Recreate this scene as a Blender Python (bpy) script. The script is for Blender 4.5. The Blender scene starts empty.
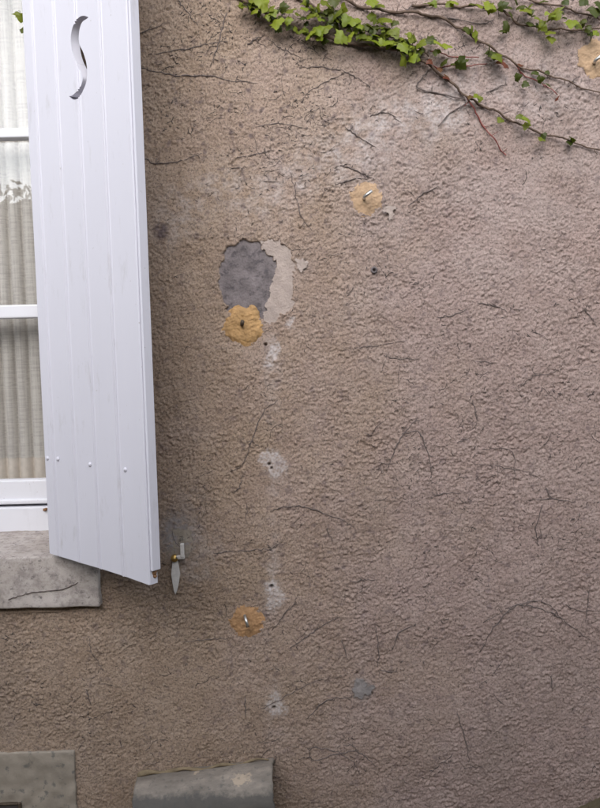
import bpy, bmesh, math, random
import numpy as np
from mathutils import Vector, Matrix
random.seed(7)
rng = np.random.default_rng(11)
R = math.radians
scn = bpy.context.scene
COL = scn.collection

# ------------------------------------------------------------------ camera
CAM_H, CAM_D, PITCH, ROLL, FPX = 1.27, 1.82, R(4.0), R(1.4), 700.0
cam = bpy.data.cameras.new('camera'); cam_o = bpy.data.objects.new('camera', cam); COL.objects.link(cam_o)
cam.sensor_fit = 'HORIZONTAL'; cam.sensor_width = 36.0; cam.lens = 36.0 * FPX / 600.0
cam.clip_start = 0.02; cam.clip_end = 500
_F = Vector((0, math.cos(PITCH), -math.sin(PITCH))); _U0 = Vector((0, math.sin(PITCH), math.cos(PITCH))); _R0 = Vector((1, 0, 0))
_RT = _R0 * math.cos(ROLL) - _U0 * math.sin(ROLL); _U = _U0 * math.cos(ROLL) + _R0 * math.sin(ROLL)
cam_o.location = (0, -CAM_D, CAM_H); cam_o.rotation_euler = Matrix((_RT, _U, -_F)).transposed().to_euler()
scn.camera = cam_o

# ------------------------------------------------------------------ sky, sun, exposure
SUN_EL, SUN_AZ = R(33), math.atan2(-0.14, -1.0)
w = bpy.data.worlds.new('World'); scn.world = w; w.use_nodes = True
nt = w.node_tree; nt.nodes.clear()
sky = nt.nodes.new('ShaderNodeTexSky'); sky.sky_type = 'NISHITA'; sky.sun_disc = False
sky.sun_elevation = SUN_EL; sky.sun_rotation = SUN_AZ; sky.air_density = 1.3; sky.dust_density = 1.2; sky.ozone_density = 1.0
hs = nt.nodes.new('ShaderNodeHueSaturation'); hs.inputs['Saturation'].default_value = 0.42
bg = nt.nodes.new('ShaderNodeBackground'); bg.inputs['Strength'].default_value = 0.15
ou = nt.nodes.new('ShaderNodeOutputWorld')
nt.links.new(sky.outputs[0], hs.inputs['Color']); nt.links.new(hs.outputs[0], bg.inputs[0]); nt.links.new(bg.outputs[0], ou.inputs[0])
sl = bpy.data.lights.new('sun', 'SUN'); so = bpy.data.objects.new('sun', sl); COL.objects.link(so)
sl.energy = 1.3; sl.angle = R(62); sl.color = (1.0, 0.98, 0.985)
sd = Vector((math.sin(SUN_AZ) * math.cos(SUN_EL), math.cos(SUN_AZ) * math.cos(SUN_EL), math.sin(SUN_EL)))
so.rotation_euler = sd.to_track_quat('Z', 'Y').to_euler(); so.location = sd * 20
scn.view_settings.view_transform = 'Standard'; scn.view_settings.look = 'None'
scn.view_settings.exposure = 1.12; scn.view_settings.gamma = 1.0; scn.view_settings.use_curve_mapping = False

# ------------------------------------------------------------------ image pixels -> points on real planes
_C = Vector((0, -CAM_D, CAM_H))
def ray(u, v): return _RT * ((u - 300) / FPX) + _U * (-(v - 404) / FPX) + _F
def at_y(u, v, y=0.0):
    d = ray(u, v); return _C + d * ((y - _C.y) / d.y)
def at_z(u, v, z):
    d = ray(u, v); return _C + d * ((z - _C.z) / d.z)
def image_px(x, z):                       # wall (x,z) -> image pixel coordinates, in which the wall marks are laid out
    dy, dz = CAM_D, z - CAM_H
    f = dy * math.cos(PITCH) - dz * math.sin(PITCH); up = dy * math.sin(PITCH) + dz * math.cos(PITCH)
    cr, sr = math.cos(ROLL), math.sin(ROLL)
    return 300 + FPX * (x * cr - up * sr) / f, 404 - FPX * (up * cr + x * sr) / f
MPP = CAM_D / FPX                       # metres per image pixel on the wall, about 2.6 mm

# ------------------------------------------------------------------ noise in numpy
def _tab(seed):
    g = np.random.default_rng(seed); a = g.random(256) * 2 * np.pi
    return g.permutation(256), np.cos(a), np.sin(a)
_T = {}
def perlin(x, y, seed=0):
    if seed not in _T: _T[seed] = _tab(seed)
    p, gx, gy = _T[seed]
    x = np.asarray(x, float); y = np.asarray(y, float)
    xi = np.floor(x).astype(np.int64); yi = np.floor(y).astype(np.int64)
    xf = x - xi; yf = y - yi
    u = xf * xf * xf * (xf * (xf * 6 - 15) + 10); v = yf * yf * yf * (yf * (yf * 6 - 15) + 10)
    def g(ix, iy, dx, dy):
        h = p[(p[ix & 255] + iy) & 255]; return gx[h] * dx + gy[h] * dy
    a = g(xi, yi, xf, yf); b = g(xi + 1, yi, xf - 1, yf); c = g(xi, yi + 1, xf, yf - 1); d = g(xi + 1, yi + 1, xf - 1, yf - 1)
    return ((a + u * (b - a)) + v * ((c + u * (d - c)) - (a + u * (b - a)))) * 1.5
def fbm(x, y, seed=0, o=4):
    r = 0; a = 1.0
    for k in range(o): r = r + a * perlin(x * 2 ** k + 17 * k, y * 2 ** k - 9 * k, seed + k); a *= .5
    return r
def worley(x, y, seed):
    p, gx, gy = (_T.setdefault(seed, _tab(seed)))
    xi = np.floor(x).astype(np.int64); yi = np.floor(y).astype(np.int64); f1 = np.full(np.shape(x), 9.); f2 = f1.copy()
    for dx in (-1, 0, 1):
        for dy in (-1, 0, 1):
            h = p[(p[(xi + dx) & 255] + yi + dy) & 255]
            d = np.hypot(xi + dx + .5 + .46 * gx[h] - x, yi + dy + .5 + .46 * gy[h] - y)
            f2 = np.minimum(f2, np.maximum(f1, d)); f1 = np.minimum(f1, d)
    return f1, f2
def grains(x, y, seed):
    p, gx, gy = (_T.setdefault(seed, _tab(seed)))
    xi = np.floor(x).astype(np.int64); yi = np.floor(y).astype(np.int64); top = np.zeros(np.shape(x))
    for dx in (-1, 0, 1):
        for dy in (-1, 0, 1):
            h = p[(p[(xi + dx) & 255] + yi + dy) & 255]; r = .36 + .0013 * h; k = p[h] / 255.0
            ex, ey = xi + dx + .5 + .48 * gx[h] - x, yi + dy + .5 + .48 * gy[h] - y
            d2 = (ex * ex + ey * ey) / (r * r)
            top = np.maximum(top, (.25 + .75 * k * k) * np.sqrt(np.clip(1 - d2, 0, 1)))
    return top
def sstep(a, b, x):
    t = np.clip((x - a) / (b - a), 0, 1); return t * t * (3 - 2 * t)
def inpoly(px, py, poly):
    r = np.zeros(np.shape(px), bool); n = len(poly)
    for i in range(n):
        x0, y0 = poly[i]; x1, y1 = poly[(i + 1) % n]
        if y0 == y1: continue
        c = ((y0 > py) != (y1 > py)) & (px < (x1 - x0) * (py - y0) / (y1 - y0) + x0)
        r ^= c
    return r
def segdist(px, py, pts):
    d = np.full(np.shape(px), 1e9)
    for (x0, y0), (x1, y1) in zip(pts[:-1], pts[1:]):
        l = (x1 - x0) ** 2 + (y1 - y0) ** 2
        t = np.clip(((px - x0) * (x1 - x0) + (py - y0) * (y1 - y0)) / l, 0, 1)
        d = np.minimum(d, np.hypot(px - x0 - t * (x1 - x0), py - y0 - t * (y1 - y0)))
    return d

# ------------------------------------------------------------------ materials
def mat(name):
    m = bpy.data.materials.new(name); m.use_nodes = True
    n = m.node_tree; n.nodes.clear()
    return m, n
class G:
    def __init__(s, name):
        s.m, s.t = mat(name); s.out = s.n('OutputMaterial'); s.b = s.n('BsdfPrincipled')
        s.l(s.b.outputs[0], s.out.inputs[0]); s.co = s.n('TexCoord').outputs['Object']
    def n(s, t): return s.t.nodes.new('ShaderNode' + t)
    def l(s, a, b): s.t.links.new(a, b)
    def noise(s, scale, detail=4, rough=.55, vec=None, stretch=None, dist=0):
        v = vec or s.co
        if stretch:
            mp = s.n('Mapping'); mp.inputs['Scale'].default_value = stretch; s.l(v, mp.inputs[0]); v = mp.outputs[0]
        k = s.n('TexNoise'); k.inputs['Scale'].default_value = scale; k.inputs['Detail'].default_value = detail
        k.inputs['Roughness'].default_value = rough; k.inputs['Distortion'].default_value = dist
        s.l(v, k.inputs['Vector']); return k.outputs['Fac']
    def ramp(s, f, stops):
        k = s.n('ValToRGB'); s.l(f, k.inputs[0]); e = k.color_ramp.elements
        while len(e) < len(stops): e.new(.5)
        for i, (p, c) in enumerate(stops):
            e[i].position = p; e[i].color = (*c, 1) if not isinstance(c, (int, float)) else (c, c, c, 1)
        return k.outputs[0]
    def mix(s, f, a, b, mode='MIX'):
        k = s.n('Mix'); k.data_type = 'RGBA'; k.blend_type = mode
        for v, i in ((f, 0), (a, 6), (b, 7)):
            if isinstance(v, (int, float)): k.inputs[i].default_value = v
            elif isinstance(v, tuple): k.inputs[i].default_value = (*v, 1)
            else: s.l(v, k.inputs[i])
        return k.outputs[2]
    def math(s, op, a, b=0.0):
        k = s.n('Math'); k.operation = op
        for v, i in ((a, 0), (b, 1)):
            if isinstance(v, (int, float)): k.inputs[i].default_value = v
            else: s.l(v, k.inputs[i])
        return k.outputs[0]
    def bump(s, h, strength=.4, dist=.002):
        k = s.n('Bump'); k.inputs['Strength'].default_value = strength; k.inputs['Distance'].default_value = dist
        s.l(h, k.inputs['Height']); s.l(k.outputs[0], s.b.inputs['Normal'])
    def col(s, c):
        if isinstance(c, tuple): s.b.inputs['Base Color'].default_value = (*c, 1)
        else: s.l(c, s.b.inputs['Base Color'])
    def rough(s, r):
        if isinstance(r, (int, float)): s.b.inputs['Roughness'].default_value = r
        else: s.l(r, s.b.inputs['Roughness'])

def m_wall():
    g = G('roughcast_render')
    at = g.n('Attribute'); at.attribute_name = 'marks'; se = g.n('SeparateColor'); g.l(at.outputs['Color'], se.inputs[0])
    a = g.noise(9, 6, .65)
    base = g.ramp(a, [(.25, (.308, .220, .158)), (.5, (.360, .266, .198)), (.78, (.412, .316, .248))])
    mauve = g.ramp(a, [(.25, (.328, .238, .210)), (.5, (.374, .280, .250)), (.78, (.428, .333, .300))])
    base = g.mix(g.ramp(g.math('ADD', at.outputs['Alpha'], g.math('MULTIPLY', g.math('SUBTRACT', g.noise(4, 5, .6), .5), 1.2)), [(.2, 0), (.8, 1)]), base, mauve)
    st_ = g.noise(3.2, 6, .7, stretch=(1, 1, .45)); base = g.mix(g.ramp(st_, [(.52, 0), (.70, .38)]), base, (.215, .168, .142))
    fine = g.noise(210, 4, .62)
    base = g.mix(g.ramp(fine, [(.36, .75), (.5, 0)]), base, (.150, .115, .092))
    base = g.mix(g.ramp(fine, [(.56, 0), (.74, .5)]), base, (.52, .45, .38))
    sp = g.noise(420, 2, .5)
    base = g.mix(g.ramp(sp, [(.29, .8), (.37, 0)]), base, (.075, .062, .06))
    base = g.mix(se.outputs[0], base, (.58, .535, .53))
    base = g.mix(se.outputs[1], base, (.265, .245, .245))
    base = g.mix(se.outputs[2], base, (.115, .085, .090))
    g.col(base); g.rough(.93); g.b.inputs['Specular IOR Level'].default_value = .2
    g.bump(g.math('ADD', g.noise(300, 6, .75), g.math('MULTIPLY', g.noise(760, 3, .6), .5)), .8, .0032)
    return g.m
def m_plain(name, c, rough=.7, var=.12, scale=30, bumps=None, metallic=0.0, spec=.35, dark=None):
    g = G(name); f = g.noise(scale, 5, .6)
    lo = tuple(x * (1 - var) for x in c); hi = tuple(min(1, x * (1 + var)) for x in c)
    k = g.ramp(f, [(.3, lo), (.7, hi)])
    if dark:
        k = g.mix(g.ramp(g.noise(dark[1], 4, .6), [(dark[2], dark[3]), (dark[2] + .09, 0)]), k, dark[0])
    g.col(k); g.rough(rough); g.b.inputs['Metallic'].default_value = metallic; g.b.inputs['Specular IOR Level'].default_value = spec
    if bumps: g.bump(g.noise(bumps[0], 5, .65), bumps[1], bumps[2])
    return g.m
def m_paint(name, c, dirt=.35):
    g = G(name)
    lo = tuple(x * .965 for x in c)
    k = g.ramp(g.noise(5, 4, .6, stretch=(1, 1, .25)), [(.3, lo), (.7, c)])
    grime = g.noise(26, 6, .7, stretch=(1, 1, .3))
    k = g.mix(g.ramp(grime, [(.57, 0), (.78, dirt)]), k, (.36, .34, .33))
    k = g.mix(g.ramp(g.noise(95, 3, .5), [(.24, .6), (.29, 0)]), k, (.30, .27, .25))
    g.col(k); g.rough(.48); g.b.inputs['Specular IOR Level'].default_value = .3
    g.bump(g.noise(60, 5, .6, stretch=(3, 3, .15)), .22, .0012)
    return g.m
def m_leaf(name, c1, c2):
    g = G(name); oi = g.n('ObjectInfo')
    k = g.ramp(oi.outputs['Random'], [(0, c1), (1, c2)])
    k = g.mix(g.ramp(g.noise(160, 3, .5), [(.35, .45), (.6, 0)]), k, tuple(x * .6 for x in c1))
    g.col(k); g.rough(.45); g.b.inputs['Specular IOR Level'].default_value = .35
    tr = g.n('BsdfTranslucent'); g.l(g.mix(1.0, k, (.9, 1.0, .35), 'MULTIPLY'), tr.inputs[0])
    mx = g.n('MixShader'); mx.inputs[0].default_value = .38
    g.l(g.b.outputs[0], mx.inputs[1]); g.l(tr.outputs[0], mx.inputs[2]); g.l(mx.outputs[0], g.out.inputs[0])
    return g.m
def m_glass():
    m, t = mat('window_glass'); N = t.nodes.new; L = t.links.new
    o = N('ShaderNodeOutputMaterial'); a = N('ShaderNodeBsdfTransparent'); b = N('ShaderNodeBsdfGlossy')
    a.inputs[0].default_value = (.95, .95, .95, 1); b.inputs['Roughness'].default_value = 0.0; b.inputs['Color'].default_value = (.90, .95, 1.0, 1)
    lw = N('ShaderNodeLayerWeight'); lw.inputs[0].default_value = .5
    pw = N('ShaderNodeMath'); pw.operation = 'POWER'; pw.inputs[1].default_value = 5.0; L(lw.outputs['Facing'], pw.inputs[0])
    f = N('ShaderNodeMath'); f.operation = 'MULTIPLY_ADD'; f.inputs[1].default_value = .9; f.inputs[2].default_value = .036; L(pw.outputs[0], f.inputs[0])
    x = N('ShaderNodeMixShader'); L(f.outputs[0], x.inputs[0]); L(a.outputs[0], x.inputs[1]); L(b.outputs[0], x.inputs[2]); L(x.outputs[0], o.inputs[0])
    return m
def m_stone():
    g = G('sill_stone')
    k = g.ramp(g.noise(9, 5, .6), [(.3, (.38, .33, .295)), (.7, (.50, .45, .42))])
    k = g.mix(g.ramp(g.noise(28, 8, .75), [(.46, 0), (.62, .7)]), k, (.22, .188, .175))
    k = g.mix(g.ramp(g.noise(75, 8, .8), [(.34, .9), (.46, 0)]), k, (.085, .075, .075))
    g.col(k); g.rough(.85); g.b.inputs['Specular IOR Level'].default_value = .25
    g.bump(g.noise(150, 5, .7), .5, .0025); return g.m
def m_curtain():
    g = G('linen_curtain')
    k = g.ramp(g.noise(6, 3, .5), [(.3, (.69, .655, .60)), (.7, (.77, .735, .675))])
    a = g.noise(240, 2, .5, stretch=(1, .2, .03)); b = g.noise(240, 2, .5, stretch=(.03, .2, 1))
    wv = g.math('MULTIPLY', g.math('ADD', a, b), .5)
    k = g.mix(g.ramp(wv, [(.40, .55), (.54, 0)]), k, (.46, .42, .40)); g.col(k); g.rough(.9); g.b.inputs['Specular IOR Level'].default_value = .1
    tr = g.n('BsdfTranslucent'); g.l(k, tr.inputs[0]); mx = g.n('MixShader'); mx.inputs[0].default_value = .25
    g.l(g.b.outputs[0], mx.inputs[1]); g.l(tr.outputs[0], mx.inputs[2]); g.l(mx.outputs[0], g.out.inputs[0])
    return g.m
def m_zinc():
    g = G('weathered_half_round')
    k = g.ramp(g.noise(13, 7, .7, stretch=(.5, 1, 1)), [(.30, (.115, .099, .082)), (.5, (.205, .176, .148)), (.70, (.35, .297, .245))])
    at = g.n('Attribute'); at.attribute_name = 'peel'
    pe = g.math('ADD', at.outputs['Fac'], g.math('MULTIPLY', g.math('SUBTRACT', g.noise(55, 6, .7), .5), 1.6))
    k = g.mix(g.ramp(pe, [(.48, 0), (.62, .8)]), k, (.42, .335, .25))
    ad = g.n('Attribute'); ad.attribute_name = 'moss_shade'
    k = g.mix(g.ramp(g.math('ADD', ad.outputs['Fac'], g.math('MULTIPLY', g.math('SUBTRACT', g.noise(30, 6, .7), .5), 1.3)), [(.40, 0), (.75, .8)]), k, (.055, .052, .048))  # moss and the shading of the lower front, both painted into the colour
    k = g.mix(g.ramp(g.noise(70, 6, .7), [(.34, .55), (.46, 0)]), k, (.06, .062, .06))
    g.col(k); g.rough(.75); g.bump(g.noise(130, 5, .7), .4, .002); return g.m

M = dict(
    wall=m_wall(), white=m_paint('white_shutter_paint', (.605, .595, .655), .5), frame=m_paint('white_window_paint', (.68, .68, .72), .25),
    cement=m_plain('grey_cement', (.172, .148, .150), .9, .38, 30, (200, .8, .003), dark=((.085, .075, .08), 60, .36, .7)),
    grey_spot=m_plain('grey_filler', (.235, .212, .205), .92, .2, 40, (200, .7, .003)),
    plaster=m_plain('pale_plaster', (.392, .322, .285), .92, .16, 40, (240, .8, .003)),
    slab=m_plain('smooth_grey_render', (.285, .245, .200), .92, .2, 16, (180, .4, .002), dark=((.12, .115, .105), 46, .33, .8)),
    foam_a=m_plain('orange_filler', (.405, .275, .172), .88, .34, 38, (160, .6, .003)),
    foam_b=m_plain('yellow_orange_filler', (.40, .245, .110), .85, .28, 38, (120, .7, .004), dark=((.30, .16, .05), 55, .33, .6)),
    foam_c=m_plain('dull_orange_filler', (.37, .215, .108), .85, .3, 38, (160, .5, .003)),
    steel=m_plain('dull_steel', (.58, .57, .55), .35, .1, 90, None, .9, .5),
    dark_steel=m_plain('dark_rusty_steel', (.10, .075, .055), .6, .3, 120, None, .5),
    brass=m_plain('brass', (.45, .30, .10), .4, .2, 120, None, .8),
    stop=m_plain('worn_white_paint_metal', (.62, .59, .565), .55, .12, 80, (140, .3, .001)),
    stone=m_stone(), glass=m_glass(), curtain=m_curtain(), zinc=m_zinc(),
    mortar=m_plain('tan_mortar', (.19, .145, .09), .95, .3, 40, (160, .6, .003)),
    hem=m_plain('linen_hem', (.62, .56, .49), .9, .08, 60),
    bark=m_plain('vine_bark', (.115, .078, .058), .85, .35, 60, (200, .6, .002)),
    red=m_plain('red_young_shoot', (.20, .055, .045), .6, .25, 60),
    dry=m_plain('dead_tendril', (.130, .104, .096), .9, .45, 90, (300, .5, .001)),
    pad=m_plain('dead_sucker', (.060, .050, .048), .9, .35, 200),
    soil=m_plain('garden_soil', (.115, .092, .055), .95, .3, 12, (60, .9, .02)),
    rawwood=m_plain('bare_wood', (.20, .105, .05), .8, .2, 60),
    room=m_plain('room_plaster', (.45, .43, .40), .9, .05, 3),
    black=m_plain('vent_dark', (.05, .042, .040), .8, .2, 30),
    hedge=m_leaf('hedge_leaf', (.030, .055, .018), (.055, .085, .025)),
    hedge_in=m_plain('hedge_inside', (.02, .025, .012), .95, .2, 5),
    leaf0=m_leaf('leaf_bright', (.165, .215, .018), (.28, .32, .032)), leaf1=m_leaf('leaf_mid', (.125, .155, .014), (.20, .225, .022)),
    leaf2=m_leaf('leaf_dark', (.055, .075, .012), (.095, .105, .018)), leaf3=m_leaf('leaf_red', (.17, .045, .03), (.14, .09, .03)),
)

# ------------------------------------------------------------------ object helpers
def put(o, label=None, cat=None, group=None, kind=None):
    if label: o['label'] = label
    if cat: o['category'] = cat
    if group: o['group'] = group
    if kind: o['kind'] = kind
    return o
def thing(name, loc, label, cat, group=None, rz=0.0):
    o = bpy.data.objects.new(name, None); COL.objects.link(o); o.location = loc; o.rotation_euler = (0, 0, rz)
    o.empty_display_size = .05
    return put(o, label, cat, group)
class MB:
    def __init__(s): s.v = []; s.f = []
    def add(s, vs, fs):
        b = len(s.v); s.v += [tuple(p) for p in vs]; s.f += [tuple(b + i for i in f) for f in fs]; return s
    def box(s, x0, x1, y0, y1, z0, z1):
        return s.add([(x, y, z) for x in (x0, x1) for y in (y0, y1) for z in (z0, z1)],
                     [(0, 1, 3, 2), (4, 6, 7, 5), (0, 4, 5, 1), (2, 3, 7, 6), (0, 2, 6, 4), (1, 5, 7, 3)])
    def rbox(s, x0, x1, y0, y1, z0, z1, r=.004, n=(2, 2, 2), amp=0, fr=20, seed=3):
        lo = np.array([x0, y0, z0]); hi = np.array([x1, y1, z1]); r = min(r, (hi - lo).min() * .49)
        ax = []
        for k in range(3):
            t = np.linspace(lo[k] + r, hi[k] - r, n[k] + 1)
            ax.append(np.concatenate([[lo[k], lo[k] + r * .35], t, [hi[k] - r * .35, hi[k]]]))
        key = {}; vs = []; fs = []
        def vid(p):
            k = tuple(np.round(p, 6))
            if k not in key:
                c = np.clip(p, lo + r, hi - r); d = p - c; L = np.linalg.norm(d); q = c + d / L * r if L > 1e-9 else p
                if amp:
                    nn = float(perlin(q[0] * fr + q[1] * 7, q[2] * fr - q[1] * 13, seed)); nb = float(perlin(q[0] * fr * 3.1, q[2] * fr * 3.1 + q[1] * fr * 3, seed + 1))
                    q = q + (d / L if L > 1e-9 else 0) * amp * (nn + .5 * nb)
                key[k] = len(vs); vs.append(tuple(q))
            return key[k]
        for k in range(3):
            i, j = (k + 1) % 3, (k + 2) % 3
            for side, val in ((0, lo[k]), (1, hi[k])):
                for a in range(len(ax[i]) - 1):
                    for b in range(len(ax[j]) - 1):
                        q = []
                        for (da, db) in ((0, 0), (1, 0), (1, 1), (0, 1)):
                            p = np.zeros(3); p[k] = val; p[i] = ax[i][a + da]; p[j] = ax[j][b + db]; q.append(vid(p))
                        fs.append(tuple(q) if side else tuple(reversed(q)))
        return s.add(vs, fs)
    def tube(s, pts, rad, n=6, cap=True):
        pts = [Vector(p) for p in pts]; N = len(pts)
        if not hasattr(rad, '__len__'): rad = [rad] * N
        b = len(s.v); up = None
        for i, p in enumerate(pts):
            t = (pts[min(i + 1, N - 1)] - pts[max(i - 1, 0)]).normalized()
            if up is None: up = t.orthogonal().normalized()
            up = (up - t * up.dot(t)).normalized(); sd_ = t.cross(up)
            for k in range(n):
                a = 2 * math.pi * k / n; s.v.append(tuple(p + (up * math.cos(a) + sd_ * math.sin(a)) * rad[i]))
        for i in range(N - 1):
            for k in range(n):
                k2 = (k + 1) % n; s.f.append((b + i * n + k, b + i * n + k2, b + (i + 1) * n + k2, b + (i + 1) * n + k))
        if cap:
            s.f.append(tuple(b + k for k in reversed(range(n)))); s.f.append(tuple(b + (N - 1) * n + k for k in range(n)))
        return s
    def dome(s, c, r, h, ax='y', n=12, m=4):
        b = len(s.v)
        for j in range(m):
            a = (math.pi / 2) * j / m
            for k in range(n):
                t = 2 * math.pi * k / n; q = (r * math.cos(a) * math.cos(t), -h * math.sin(a), r * math.cos(a) * math.sin(t))
                s.v.append((c[0] + q[0], c[1] + q[1], c[2] + q[2]))
        s.v.append((c[0], c[1] - h, c[2]))
        for j in range(m - 1):
            for k in range(n): k2 = (k + 1) % n; s.f.append((b + j * n + k, b + j * n + k2, b + (j + 1) * n + k2, b + (j + 1) * n + k))
        for k in range(n): s.f.append((b + (m - 1) * n + k, b + (m - 1) * n + (k + 1) % n, b + m * n))
        s.f.append(tuple(b + k for k in reversed(range(n))))
        return s
    def build(s, name, m, parent=None, smooth=False, local=False, origin=None):
        vs = s.v
        off = Vector((0, 0, 0))
        if parent is not None and not local:
            off = parent.location + (parent.parent.location if parent.parent else Vector((0, 0, 0)))
        elif parent is None:
            off = Vector(origin) if origin is not None else Vector(np.array(vs).mean(0))
        me = bpy.data.meshes.new(name); me.from_pydata([(p[0] - off[0], p[1] - off[1], p[2] - off[2]) for p in vs], [], s.f)
        me.materials.append(M[m] if isinstance(m, str) else m)
        if smooth: me.polygons.foreach_set('use_smooth', [True] * len(me.polygons))
        o = bpy.data.objects.new(name, me); COL.objects.link(o)
        if parent is not None: o.parent = parent
        else: o.location = off
        return o
def grid_mesh(X, Y, Z, keep=None):
    """numpy arrays (nz,nx) -> verts, quads"""
    nz, nx = X.shape; idx = np.arange(nz * nx).reshape(nz, nx)
    q = np.stack([idx[:-1, :-1], idx[:-1, 1:], idx[1:, 1:], idx[1:, :-1]], -1).reshape(-1, 4)
    if keep is not None: q = q[keep.reshape(-1)]
    v = np.stack([X, Y, Z], -1).reshape(-1, 3)
    used = np.zeros(len(v), bool); used[q.reshape(-1)] = True
    re = np.cumsum(used) - 1
    return v[used], re[q], used
def np_object(name, v, q, m, parent=None, smooth=True):
    me = bpy.data.meshes.new(name)
    me.vertices.add(len(v)); me.vertices.foreach_set('co', np.ascontiguousarray(v, np.float32).reshape(-1))
    me.loops.add(q.size); me.loops.foreach_set('vertex_index', np.ascontiguousarray(q, np.int32).reshape(-1))
    me.polygons.add(len(q)); me.polygons.foreach_set('loop_start', np.arange(0, q.size, 4, dtype=np.int32))
    me.update(calc_edges=True); me.validate()
    me.polygons.foreach_set('use_smooth', np.full(len(me.polygons), smooth))
    me.materials.append(M[m]); o = bpy.data.objects.new(name, me); COL.objects.link(o)
    if parent: o.parent = parent
    return o
def crom(pts, k=5):
    P = [np.array(p, float) for p in pts]; P = [2 * P[0] - P[1]] + P + [2 * P[-1] - P[-2]]; out = []
    for i in range(1, len(P) - 2):
        for j in range(k):
            t = j / k; a, b, c, d = P[i - 1:i + 3]
            out.append(.5 * ((2 * b) + (c - a) * t + (2 * a - 5 * b + 4 * c - d) * t * t + (3 * b - a - 3 * c + d) * t ** 3))
    out.append(P[-2]); return out

# ------------------------------------------------------------------ layout anchors
HINGE = at_y(49, 553.3, -.030)
TIP = at_z(149.6, 584, HINGE.z)
SH_W = (TIP - HINGE).length; SH_A = math.atan2(-(TIP.y - HINGE.y), TIP.x - HINGE.x)
XR = HINGE.x + .004                                   # right edge of the window opening
XL = XR - 1.00
SILL_TOP = at_y(40, 557, -.022).z; SILL_BOT = at_y(40, 608.5, -.022).z; SILL_X = at_y(99, 590, -.022).x
WIN_Y = at_z(20, 531, SILL_TOP).y                     # front face of the wooden frame
OPEN_TOP = 2.60

# ------------------------------------------------------------------ wall relief (metres) and marks (outlines in image pixels)
PATCH = [(233, 243), (243, 240), (256, 241), (263, 249), (271, 258), (277, 264), (274, 277), (271, 291), (267, 304), (264, 318), (254, 316), (240, 312), (228, 312), (222, 300), (219, 283), (221, 262), (225, 249)]
PALE = [(258, 243), (270, 239), (282, 242), (290, 250), (294, 266), (293, 290), (292, 308), (285, 314), (277, 318), (270, 325), (263, 320), (266, 304), (271, 289), (276, 264), (266, 253)]
SLAB = [(-70, 755), (0, 754), (40, 753), (69, 752.5), (73, 757), (74, 780), (75, 830), (-70, 830)]
HOLES = [(269, 464.5, 1.4, .016), (271.5, 468.5, 1.1, .014), (271.5, 587, 1.9, .018), (274, 708, 1.8, .016), (265.5, 344.5, 1.5, .014), (374, 270, 2.6, .010), (357, 674, 1.3, .012), (371, 694, 1.6, .010), (300, 228, 1.0, .008)]
def blob(U, V, cx, cy, rx, ry=None):
    return np.exp(-(((U - cx) / rx) ** 2 + ((V - cy) / (ry or rx)) ** 2))
def soft_poly(U, V, poly, jit=2.0):
    j = jit * fbm(U * .13, V * .13, 91, 3); k = jit * fbm(U * .13 + 40, V * .13, 92, 3)
    return inpoly(U + j, V + k, poly)
def wall_h(x, z):
    x = np.asarray(x, float); z = np.asarray(z, float); U, V = image_px(x, z)
    h = .0045 * fbm(x * 3.1, z * 3.1, 1, 3)
    wx = x + .004 * perlin(x * 55, z * 55, 5); wz = z + .004 * perlin(x * 55 + 9, z * 55, 6)
    c, s_ = math.cos(R(24)), math.sin(R(24)); a = wx * c + wz * s_; b = -wx * s_ + wz * c
    l0 = perlin(x * 22, z * 22, 12); l1 = perlin(a * 55, b * 66, 7); l2 = perlin(a * 120, b * 135, 8); l3 = perlin(x * 215, z * 215, 9)
    pit = np.minimum(0, perlin(a * 110, b * 128, 13) + .16) + 1.1 * np.minimum(0, perlin(x * 175 + 31, z * 175, 14) + .16)
    gr = .9 * grains(a * 90 + .4 * l2, b * 102 + .4 * l3, 15) + .75 * grains(x * 152 + .3 * l2, z * 152 + .3 * l3, 25)
    gmod = np.clip(.55 + .8 * perlin(x * 17, z * 17, 16), .1, 1.1)
    amp = .80 + .30 * perlin(x * 4.5, z * 4.5, 10) + .22 * blob(U, V, 430, 260, 200) - .25 * blob(U, V, 120, 720, 190, 90)
    sm = np.clip(.75 * blob(U, V, 178, 540, 20, 26) + .8 * sum(blob(U, V, q[0], q[1], 12) for q in HOLES[:5]) + .9 * blob(U, V, 362, 689, 9), 0, .92)
    amp = np.clip(amp, .45, 1.4) * (1 - sm)
    h = h + amp * (.0012 * l0 + .0012 * l1 + .0009 * l2 + .0009 * l3 + .0022 * pit + .0035 * (.35 + gmod) * (gr - .75))
    for (u, v, r, d) in HOLES: h = h - d * np.exp(-(((U - u) / r) ** 2 + ((V - v) / r) ** 2) ** 2)
    for poly in (PALE, PATCH):
        u0, u1, v0, v1 = 210, 305, 230, 335
        m = (U > u0) & (U < u1) & (V > v0) & (V < v1)
        if np.any(m):
            ins = np.zeros(np.shape(U), bool); ins[m] = soft_poly(U[m], V[m], poly, 3.2) if np.ndim(U) else False
            h = np.where(ins, -.0105 if poly is PATCH else -.0055, h)
    edge = np.minimum(np.clip((x - XR) / .012, 0, 1), 1) if True else 1
    near = (z > SILL_BOT - .02) & (x < XR + .012) & (x > XL - .012)
    h = np.where(near, h * np.clip(edge, 0, 1), h)
    return h
def wy(x, z): return -float(wall_h(np.array([x]), np.array([z]))[0])

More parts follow.
